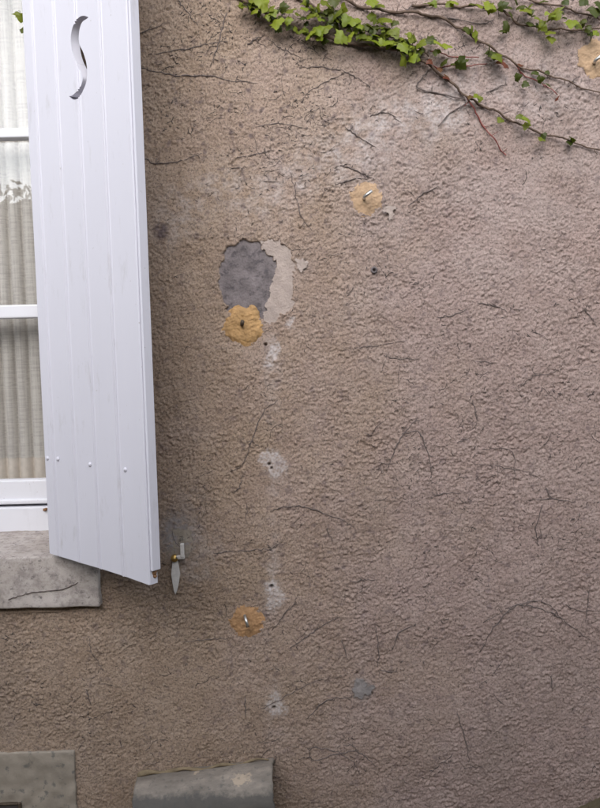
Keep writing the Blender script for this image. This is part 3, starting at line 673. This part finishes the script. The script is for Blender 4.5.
# ------------------------------------------------------------------ dead tendrils on the wall
def wall_line(pts, k=6, lift=.0012, jit=.5, seed=0):
    g = random.Random(seed); out = []
    cp = crom(pts, k); 
    for i, q_ in enumerate(cp):
        j = jit if 0 < i < len(cp) - 1 else 0
        p0 = at_y(q_[0] + g.uniform(-j, j), q_[1] + g.uniform(-j, j)); out.append((p0.x, p0.z))
    a = np.array(out); h = wall_h(a[:, 0], a[:, 1]); h = np.maximum(h, -.006)
    hs_ = np.convolve(np.pad(h, 2, 'edge'), np.ones(5) / 5, 'valid')
    return [Vector((a[i, 0], -(max(h[i], hs_[i]) + lift), a[i, 1])) for i in range(len(a))]
TENDRILS = [
 ('short dead tendril slanting beside the top of the shutter edge', [[(138, 35), (152, 29), (165, 23)]]),
 ('dead twig running down from the top frame edge right of shutter', [[(178, 0), (188, 13), (198, 26)]]),
 ('long thin dead tendril rising right, crossing a steeper one near the top left', [[(148, 55), (173, 51), (197, 47), (218, 42), (228, 42)]]),
 ('steep dead tendril crossing a flatter one near the top left', [[(227, 13), (220, 40), (210, 68)]]),
 ('long wavy dead tendril starting behind the shutter edge, below crossing tendrils', [[(141, 68), (157, 72), (183, 76), (210, 76), (227, 80), (257, 83)]]),
 ('dark sagging dead tendril starting at the shutter edge above purple stain', [[(142, 157), (155, 163), (177, 162), (202, 153)]]),
 ('short dead tendril pointing left just under the leftmost vine leaves', [[(245, 46), (255, 40), (265, 34)]]),
 ('knotty dead tendril descending right under the leftmost vine leaves', [[(268, 38), (278, 47), (290, 52), (303, 58)]]),
 ('thin dead tendril descending right close under the green vine', [[(290, 35), (310, 48), (332, 59)]]),
 ('forked dead tendril arching below the green vine', [[(299, 67), (325, 67), (345, 71), (360, 79), (370, 86)], [(345, 72), (325, 82), (308, 92), (300, 103)]]),
 ('short dead tendril sloping down right on the whitish scar', [[(345, 126), (357, 135), (376, 147)]]),
 ('short hooked dead tendril on chalky area below the vine', [[(370, 116), (385, 112), (401, 122)]]),
 ('steep dead tendril above right of the pale plaster patch', [[(290, 172), (297, 200), (303, 220), (312, 231)]]),
 ('faint flat dead tendril above the chalky arc', [[(235, 158), (257, 154), (273, 150)]]),
 ('broken dead tendril left of centre below the vine', [[(255, 127), (277, 123), (310, 128)]]),
 ('pair of dead tendrils meeting just above the upper orange dab', [[(335, 184), (350, 180), (369, 178)], [(340, 165), (356, 170), (374, 179)]]),
 ('dead tendril rising right from the upper orange dab', [[(408, 206), (424, 193), (438, 186)]]),
 ('long flat dead tendril at mid height, upper of two', [[(343, 351), (364, 347), (385, 345), (407, 340)]]),
 ('flat dead tendril at mid height, lower of two', [[(384, 355), (397, 359), (419, 359)]]),
 ('small dead tendril rising right above middle of right half', [[(437, 317), (453, 315), (467, 309)]]),
 ('thick dark dead twig falling right above middle of right half', [[(477, 303), (492, 305), (507, 312)]]),
 ('short steep dead tendril near the right frame edge at mid height', [[(582, 307), (590, 316), (597, 327)]]),
 ('tiny flat dead tendril in the right half at mid height', [[(473, 361), (493, 363)]]),
 ('dark curved dead twig with a spur in the right half at mid height', [[(520, 386), (533, 377), (550, 373), (563, 369)], [(530, 366), (536, 376)]]),
 ('bent dead tendril hooking downward right of centre', [[(402, 434), (420, 433), (427, 452), (432, 474)], [(418, 417), (401, 438), (393, 455), (388, 468)]]),
 ('thin upright dead tendril right of centre', [[(473, 400), (477, 420)]]),
 ('tiny dead tendril rising right, right of centre', [[(457, 443), (472, 437)]]),
 ('crossed dead tendrils in the right half below mid height', [[(482, 449), (510, 450), (515, 470), (513, 488)], [(472, 463), (500, 467), (523, 471), (542, 480)]]),
 ('star-shaped dead twig near the right, below the crossed tendrils', [[(529, 501), (552, 499), (576, 502)], [(546, 488), (552, 499)], [(542, 505), (536, 530), (539, 546)]]),
 ('short flat dead tendril right of centre below mid height', [[(430, 498), (444, 493), (460, 493)]]),
 ('long S-curved dead tendril left of the white drill scar', [[(278, 400), (265, 410), (253, 437), (243, 463), (230, 472)], [(242, 475), (240, 487), (232, 493)]]),
 ('short upright dead tendril below the white drill scar', [[(247, 503), (246, 520)]]),
 ('arching dead tendril below right of the white drill scar', [[(270, 512), (283, 507), (303, 506), (327, 515), (345, 522), (354, 528)]]),
 ('small knotted dead tendril in the middle of the wall', [[(327, 528), (329, 536), (333, 540)]]),
 ('flat dead tendril right of the shutter stop', [[(213, 553), (230, 552), (253, 550), (273, 548), (280, 543)]]),
 ('faint flat dead tendril below the middle of the wall', [[(353, 582), (365, 580), (377, 580)]]),
 ('dead tendril with a dark knot rising right of lowest orange dab', [[(290, 648), (310, 635), (325, 624), (340, 617)]]),
 ('short dead tendril between lowest orange dab and its white scar', [[(272, 630), (284, 615), (294, 603), (298, 594)]]),
 ('flat dead tendril running left from the lowest orange dab', [[(182, 642), (210, 640), (232, 638)]]),
 ('long dead twig rising right across the lowest white scar', [[(262, 708), (281, 699), (297, 690), (319, 681), (346, 676)], [(296, 690), (295, 685)]]),
 ('curved dead tendril reaching the grey filler spot', [[(307, 719), (322, 704), (334, 699), (352, 697)]]),
 ('straight upright dead tendril above the grey filler spot', [[(376, 627), (378, 650), (379, 677)], [(380, 671), (398, 673)]]),
 ('short steep dead tendril left above the grey filler spot', [[(341, 641), (348, 660)]]),
 ('bent dead tendril right above the grey filler spot', [[(392, 650), (400, 632), (416, 624)]]),
 ('looped dead tendrils low on the wall right of half-round cover', [[(311, 761), (311, 749), (334, 751), (352, 761), (360, 775)], [(311, 761), (334, 755), (356, 752), (370, 761), (376, 767)], [(343, 745), (352, 746), (358, 752)]]),
 ('big arched dead tendrils low in the right half', [[(480, 653), (497, 623), (517, 605), (540, 602), (553, 608), (563, 622)], [(483, 623), (510, 607), (530, 606), (550, 613), (570, 625), (590, 640)]]),
 ('crossed dead tendrils at the right frame edge beside the big arch', [[(560, 602), (577, 610), (602, 612)], [(590, 586), (588, 605), (585, 623)]]),
 ('straight dead tendril low in the right half near the bottom', [[(457, 713), (465, 740), (472, 770)]]),
 ('tiny upright dead tendril low on the right', [[(552, 675), (552, 692)]]),
 ('knotty dead tendril below the window sill', [[(88, 636), (92, 653), (99, 665), (105, 673)]]),
 ('tiny dark dead twig below the window sill and its knotty tendril', [[(86, 689), (91, 704)]]),
 ('tiny upright dead tendril between lowest dab and half-round cover', [[(245, 697), (246, 718)]]),
]
for i, (lab, lines) in enumerate(TENDRILS):
    g = random.Random(100 + i); m0 = at_y(*lines[0][0])
    L3 = [wall_line(l, 6, .0005, 1.0, 300 + i * 5 + k) for k, l in enumerate(lines)]
    def tend(mb, P, r0):
        n = len(P); rad = [r0 * (1.1 - .55 * abs(2 * j / (n - 1) - .8)) * g.uniform(.75, 1.3) for j in range(n)]
        mb.tube(P, rad, 5)
        for _ in range(max(2, n // 4)):
            j = g.randrange(1, n - 1); d = Vector((g.uniform(-1, 1), 0, g.uniform(-1, 1))).normalized()
            e = P[j] + d * g.uniform(.006, .016); e.y = wy(e.x, e.z) - .0008
            mb.tube([P[j], (P[j] + e) / 2 + Vector((0, -.001, 0)), e], [r0 * .6, r0 * .5, r0 * .7], 4)
    r0 = g.uniform(.0009, .0016)
    if len(L3) == 1:
        mb = MB(); tend(mb, L3[0], r0); put(mb.build('dead_tendril', 'dry', None, True), lab, 'dead tendril', 'dead vine tendrils on the wall')
    else:
        t = thing('dead_tendril', L3[0][0], lab, 'dead tendril', 'dead vine tendrils on the wall')
        for P in L3:
            mb = MB(); tend(mb, P, r0); mb.build('tendril_stem', 'dry', t, True)
# one on the sill front
cp = crom([(8, 600), (23, 595), (37, 592), (59, 590), (78, 583)], 6); g = random.Random(9)
P = [at_y(a[0], a[1] + g.uniform(-.6, .6), sy0 - .0012) for a in cp]
mb = MB(); mb.tube(P, [.0013 * g.uniform(.7, 1.3) for _ in P], 5)
put(mb.build('dead_tendril', 'dry', None, True), 'dead tendril clinging to the front of the stone sill', 'dead tendril', 'dead vine tendrils on the wall')

# tiny sucker remains, uncountable
mb = MB(); g = random.Random(5)
cents = [(g.uniform(135, 600), g.uniform(0, 808)) for _ in range(260)] + [(g.uniform(140, 340), g.uniform(0, 190)) for _ in range(110)] + [(g.uniform(0, 130), g.uniform(625, 750)) for _ in range(28)] + [(g.uniform(380, 600), g.uniform(300, 560)) for _ in range(70)]
bits = []
for cu, cv in cents:
    for _ in range(g.randint(1, 6)): bits.append((cu + g.gauss(0, 9), cv + g.gauss(0, 6), g.uniform(.0015, .0055)))
    if g.random() < .55: bits.append((cu, cv, g.uniform(.010, .026)))
bits = [b for b in bits if not (b[0] < 160 and b[1] < 630)]
bx = np.array([[at_y(b[0], b[1]).x, at_y(b[0], b[1]).z] for b in bits])
for (x, z), (_, _, l) in zip(bx, bits):
    a = g.uniform(0, 3.14) if l < .008 else g.gauss(.35, .7); n = 3 if l < .008 else 9; k = g.uniform(-.5, .5) * l
    t = np.linspace(-1, 1, n); px = x + math.cos(a) * l * t - math.sin(a) * k * t * t + np.array([g.gauss(0, .0006) for _ in t]); pz = z + math.sin(a) * l * t + math.cos(a) * k * t * t + np.array([g.gauss(0, .0006) for _ in t])
    hh = wall_h(px, pz); r0 = g.uniform(.0007, .0014) if l < .008 else g.uniform(.0004, .0009)
    mb.tube([(px[q_], -hh[q_] - .0002, pz[q_]) for q_ in range(n)], [r0 * (.6 if q_ in (0, n - 1) else g.uniform(.7, 1.2)) for q_ in range(n)], 4)
put(mb.build('vine_residue', 'pad', None, True), 'dark specks of dried vine suckers scattered over the wall', 'residue', None, 'stuff')

# ------------------------------------------------------------------ living vine
def leaf_mesh(seed, m):
    g = random.Random(seed)
    half = [(.10, .07), (.26, .13), (.40, .06), (.50, -.06), (.70, -.30 + g.uniform(-.06, .06)), (.52, -.36), (.40, -.46), (.46, -.60), (.30, -.68), (.20, -.84)]
    half = [(a * g.uniform(.9, 1.08), b * g.uniform(.95, 1.05)) for a, b in half]
    left = [(-a * g.uniform(.9, 1.08), b * g.uniform(.94, 1.06)) for a, b in half]
    fold_, dr = g.uniform(.12, .42), g.uniform(.1, .4)
    def pt(a, b): return (a, .0 + abs(a) * fold_ - .12 * math.sin(max(0, -b) * 2.2) + dr * .35 * b * b + .05 * math.sin(9 * a + 7 * b), b)
    ring = [(0, 0)] + half + [(0, -1.06)] + list(reversed(left))
    mid = [(a * .5, -.38 + (b + .38) * .5) for a, b in ring]
    n = len(ring); vs = [pt(*p_) for p_ in ring] + [pt(*p_) for p_ in mid] + [pt(0, -.38)]
    fs = [(k, (k + 1) % n, n + (k + 1) % n, n + k) for k in range(n)] + [(n + k, n + (k + 1) % n, 2 * n) for k in range(n)]
    mb = MB(); mb.add(vs, fs); mb.tube([(0, 0, 0), (.02, .12, .28), (.0, .42, .5)], [.022, .018, .022], 4)
    me = bpy.data.meshes.new('leaf'); me.from_pydata(mb.v, [], mb.f); me.materials.append(M[m])
    me.polygons.foreach_set('use_smooth', [True] * len(me.polygons)); return me
LM = {k: [leaf_mesh(20 + 7 * k + j, 'leaf%d' % k) for j in range(4)] for k in range(4)}
def leaf_obj(parent, p0, size, k, g, name='leaf'):
    o = bpy.data.objects.new(name, g.choice(LM[k])); COL.objects.link(o); o.parent = parent
    rot = Matrix.Rotation(g.gauss(0, .75), 3, 'Y') @ Matrix.Rotation(g.uniform(-.95, -.05), 3, 'X') @ Matrix.Rotation(g.gauss(0, .45), 3, 'Z')
    o.rotation_euler = rot.to_euler(); o.scale = (size * g.uniform(.85, 1.15), size, size)
    cen = rot @ Vector((0, 0, -.42 * size)); o.location = Vector(p0) - cen - parent.location
    return o
VINES = [
 ('leafy green vine runner sloping across the top of the wall, lowest and longest', [
   ('stem', [(222, -14), (238, -2), (262, 12), (285, 24), (305, 32), (330, 39), (355, 45), (380, 48), (405, 54), (420, 62), (440, 76), (455, 88), (466, 98), (480, 106), (498, 114), (515, 124), (540, 134), (565, 141), (600, 151), (660, 160)], .0052, .0018, 'bark'),
   ('shoot', [(466, 98), (480, 122), (495, 143), (505, 156)], .0021, .0013, 'red'),
   ('shoot', [(424, 64), (436, 68), (452, 67), (470, 67), (487, 64)], .0016, .0012, 'red'),
   ('shoot', [(430, 52), (452, 57), (478, 59)], .0015, .0011, 'red'),
   ('dead_shoot', [(465, 100), (440, 94), (417, 88), (422, 78), (428, 70)], .0018, .0013, 'dry'),
   ('dead_shoot', [(466, 104), (450, 113), (438, 127)], .0017, .0012, 'dry')]),
 ('short vine branch with drooping leaves above the longest runner', [
   ('stem', [(285, -10), (300, 0), (315, 9), (335, 19), (352, 27), (370, 33), (390, 38), (412, 46), (428, 58)], .0042, .0018, 'bark')]),
 ('long bare-looking vine branch sloping down to the right edge', [
   ('stem', [(325, -10), (342, -1), (357, 6), (378, 11), (400, 13), (425, 15), (445, 21), (460, 30), (475, 40), (490, 49), (505, 58), (520, 68), (540, 73), (560, 80), (580, 88), (610, 97), (650, 104)], .0042, .0015, 'bark'),
   ('dead_shoot', [(428, 15), (455, 19), (480, 24), (494, 20)], .0016, .001, 'dry'),
   ('dead_shoot', [(400, 13), (408, 9), (413, 3)], .0018, .001, 'dry'),
   ('shoot', [(512, 63), (528, 78), (545, 86), (556, 96)], .0015, .001, 'red'),
   ('dead_shoot', [(486, 93), (497, 88), (507, 84)], .0015, .001, 'dry'),
   ('dead_shoot', [(568, 84), (575, 79), (580, 76)], .0012, .0008, 'dry')]),
 ('leafy vine branch along the top edge toward the right corner', [
   ('stem', [(412, 6), (435, 5), (460, 7), (482, 8), (500, 12), (520, 25), (540, 29), (556, 30), (576, 31), (605, 31), (650, 34)], .0032, .0015, 'bark')]),
 ('highest vine branch touching the top right corner', [
   ('stem', [(430, -16), (470, -8), (505, -3), (535, 3), (562, 9), (582, 15), (606, 23), (650, 30)], .0032, .0016, 'bark')]),
]
LEAVES = [  # image pixel u, v, size in pixels, tone (0 bright .. 2 dark, 3 red)
 (252, 1, 11, 1), (262, 3, 15, 0), (270, 10, 13, 1), (268, 18, 9, 1), (277, 24, 15, 0), (284, 7, 12, 2), (289, 11, 15, 1), (297, 14, 10, 1), (303, 18, 11, 2), (313, 15, 12, 1), (320, 19, 10, 0), (310, 35, 14, 0), (318, 31, 14, 0), (325, 29, 13, 1), (328, 25, 9, 2),
 (340, 38, 14, 0), (350, 38, 13, 0), (338, 14, 13, 1), (346, 20, 13, 0), (353, 22, 13, 0), (344, 9, 10, 1), (325, 3, 13, 1), (334, 2, 12, 2), (331, 10, 9, 2), (362, 36, 11, 1), (367, 38, 12, 1), (372, 3, 13, 0), (379, 6, 13, 1), (372, 17, 12, 1), (386, 20, 17, 1), (381, 28, 14, 1), (374, 30, 11, 2), (395, 33, 12, 1), (377, 43, 15, 0), (388, 43, 14, 0), (398, 41, 15, 2), (404, 48, 14, 0), (403, 61, 13, 1), (413, 59, 12, 0), (394, 23, 9, 2), (366, 27, 10, 2), (357, 31, 9, 2),
 (411, 38, 13, 1), (422, 44, 12, 1), (430, 40, 13, 2), (440, 45, 14, 0), (446, 46, 11, 0), (418, 47, 10, 2), (436, 52, 10, 2), (461, 64, 14, 2), (465, 61, 9, 2), (430, 62, 7, 3), (440, 70, 7, 3), (446, 76, 6, 3), (468, 30, 13, 2), (475, 35, 12, 0), (472, 29, 8, 1), (493, 55, 15, 2), (489, 50, 11, 2), (498, 58, 12, 1), (505, 65, 9, 3), (500, 62, 8, 3), (429, 3, 9, 1), (434, 4, 8, 0), (449, 4, 9, 1), (455, 3, 10, 0), (480, 6, 11, 1), (488, 6, 14, 0), (492, 9, 9, 1), (472, 4, 8, 2),
 (503, 5, 11, 2), (506, 28, 12, 2), (503, 31, 9, 2), (527, 11, 13, 1), (521, 7, 9, 2), (530, 24, 11, 2), (516, 1, 11, 2), (543, 27, 11, 1), (549, 33, 11, 1), (551, 40, 11, 1), (556, 15, 15, 1), (561, 12, 9, 2), (571, 24, 14, 0), (577, 25, 11, 1), (591, 36, 11, 2), (588, 30, 7, 2), (595, 12, 14, 2), (600, 6, 14, 2), (583, 2, 11, 2), (545, 1, 9, 2), (566, 2, 8, 2),
 (476, 96, 8, 0), (480, 99, 7, 1), (470, 97, 7, 3), (447, 78, 8, 3), (500, 120, 8, 1), (521, 117, 9, 1), (527, 120, 11, 0), (526, 126, 9, 1), (541, 139, 9, 1), (544, 136, 7, 2), (573, 139, 9, 2), (570, 143, 7, 2), (518, 77, 9, 2), (520, 65, 7, 3), (526, 84, 8, 2), (536, 73, 8, 2), (541, 79, 8, 2), (548, 85, 9, 2), (557, 99, 7, 3), (547, 72, 6, 2)]
vt_objs = []; stems = []
for i, (lab, parts) in enumerate(VINES):
    p0 = at_y(*parts[0][1][0]); t = thing('climbing_vine', (p0.x, -.012, p0.z), lab, 'vine', 'climbing vine branches at the top of the wall'); vt_objs.append(t)
    for j, (nm, pts, r0, r1, m_) in enumerate(parts):
        P = wall_line(pts, 6, .0, .55, 700 + i * 9 + j); n = len(P); g = random.Random(i * 31 + j)
        lift = .0035 if nm == 'dead_shoot' else .010
        P = [p_ + Vector((0, -(r0 + lift * (.5 + .5 * math.sin(k * .7 + i))), 0)) for k, p_ in enumerate(P)]
        mb = MB(); mb.tube(P, [(r0 + (r1 - r0) * k / (n - 1)) * g.uniform(.82, 1.2) for k in range(n)], 6)
        for _ in range(n // 4):
            k = g.randrange(1, n - 1); d = Vector((g.uniform(-1, 1), g.uniform(-.5, .4), g.uniform(-1, .6))).normalized() * g.uniform(.006, .02)
            mb.tube([P[k], P[k] + d * .6 + Vector((0, 0, -.001)), P[k] + d], [r1 * .8, r1 * .6, r1 * .4], 4)
        mb.build(nm, m_, t, True)
        stems += [(u_[0], u_[1], i) for u_ in crom(pts, 6)]
g = random.Random(77)
extra = []
for (lo, hi, n, spread) in (((240, 5), (330, 40), 44, 6), ((300, 6), (420, 52), 95, 9), ((400, 48), (455, 62), 12, 6), ((480, 5), (600, 28), 20, 8)):
    for _ in range(n):
        t_ = g.random(); extra.append((lo[0] + (hi[0] - lo[0]) * t_ + g.gauss(0, 3), lo[1] + (hi[1] - lo[1]) * t_ + g.gauss(0, spread * .6), g.uniform(5, 9.5), g.choice((1, 1, 2, 2, 2, 0))))
for (u, v_, s_, k) in LEAVES + extra:
    i = min(stems, key=lambda q_: (q_[0] - u) ** 2 + (q_[1] - v_) ** 2)[2]
    y_ = -.022 - (.016 if k == 0 else .006 if k == 1 else 0) - g.uniform(0, .012)
    if s_ < 9: y_ += .006
    leaf_obj(vt_objs[i], at_y(u, v_, y_), s_ * MPP * .86, k, g)

# sprig hanging in the window opening beside the shutter
p0 = at_y(26, -4, .02); sp = thing('vine_sprig', p0, 'small green vine sprig peeking out between shutter and window, top left', 'vine')
mb = MB(); mb.tube([p0 + Vector((.02, .0, .10)), p0 + Vector((.008, 0, .03)), at_y(25, 12, .02), at_y(26, 34, .02)], .0013, 5); mb.build('stem', 'bark', sp)
for u, v_, s_, k in ((20.3, 17, 10, 1), (23.5, 30, 8, 2)): leaf_obj(sp, at_y(u, v_, .012), s_ * MPP, k, random.Random(int(u)))

# ------------------------------------------------------------------ hedge across the yard (seen in the panes)
hd = thing('hedge', (0, -3.5, 0), 'dark green hedge across the yard mirrored in the window panes', 'hedge')
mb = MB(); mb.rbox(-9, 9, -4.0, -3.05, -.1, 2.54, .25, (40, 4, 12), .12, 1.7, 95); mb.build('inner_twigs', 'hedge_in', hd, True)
mb = MB(); g = random.Random(3)
for _ in range(17000):
    x = g.uniform(-9, 9); top = 2.60 + .05 * math.sin(x * 1.7) + .03 * math.sin(x * 5.3 + 1)
    if g.random() < .25: y, z = g.uniform(-4.05, -3.0), top - abs(g.gauss(0, .05))
    else: y, z = -3.0 + g.gauss(0, .06), g.uniform(0, top - .04)
    c = Vector((x, y, z)); a = Vector((g.gauss(0, 1), g.gauss(0, 1), g.gauss(0, 1))).normalized(); b = a.orthogonal().normalized(); l = g.uniform(.022, .05)
    mb.add([c - a * l, c + b * l * .5, c + a * l, c - b * l * .5], [(0, 1, 2, 3)])
mb.build('foliage', 'hedge', hd)
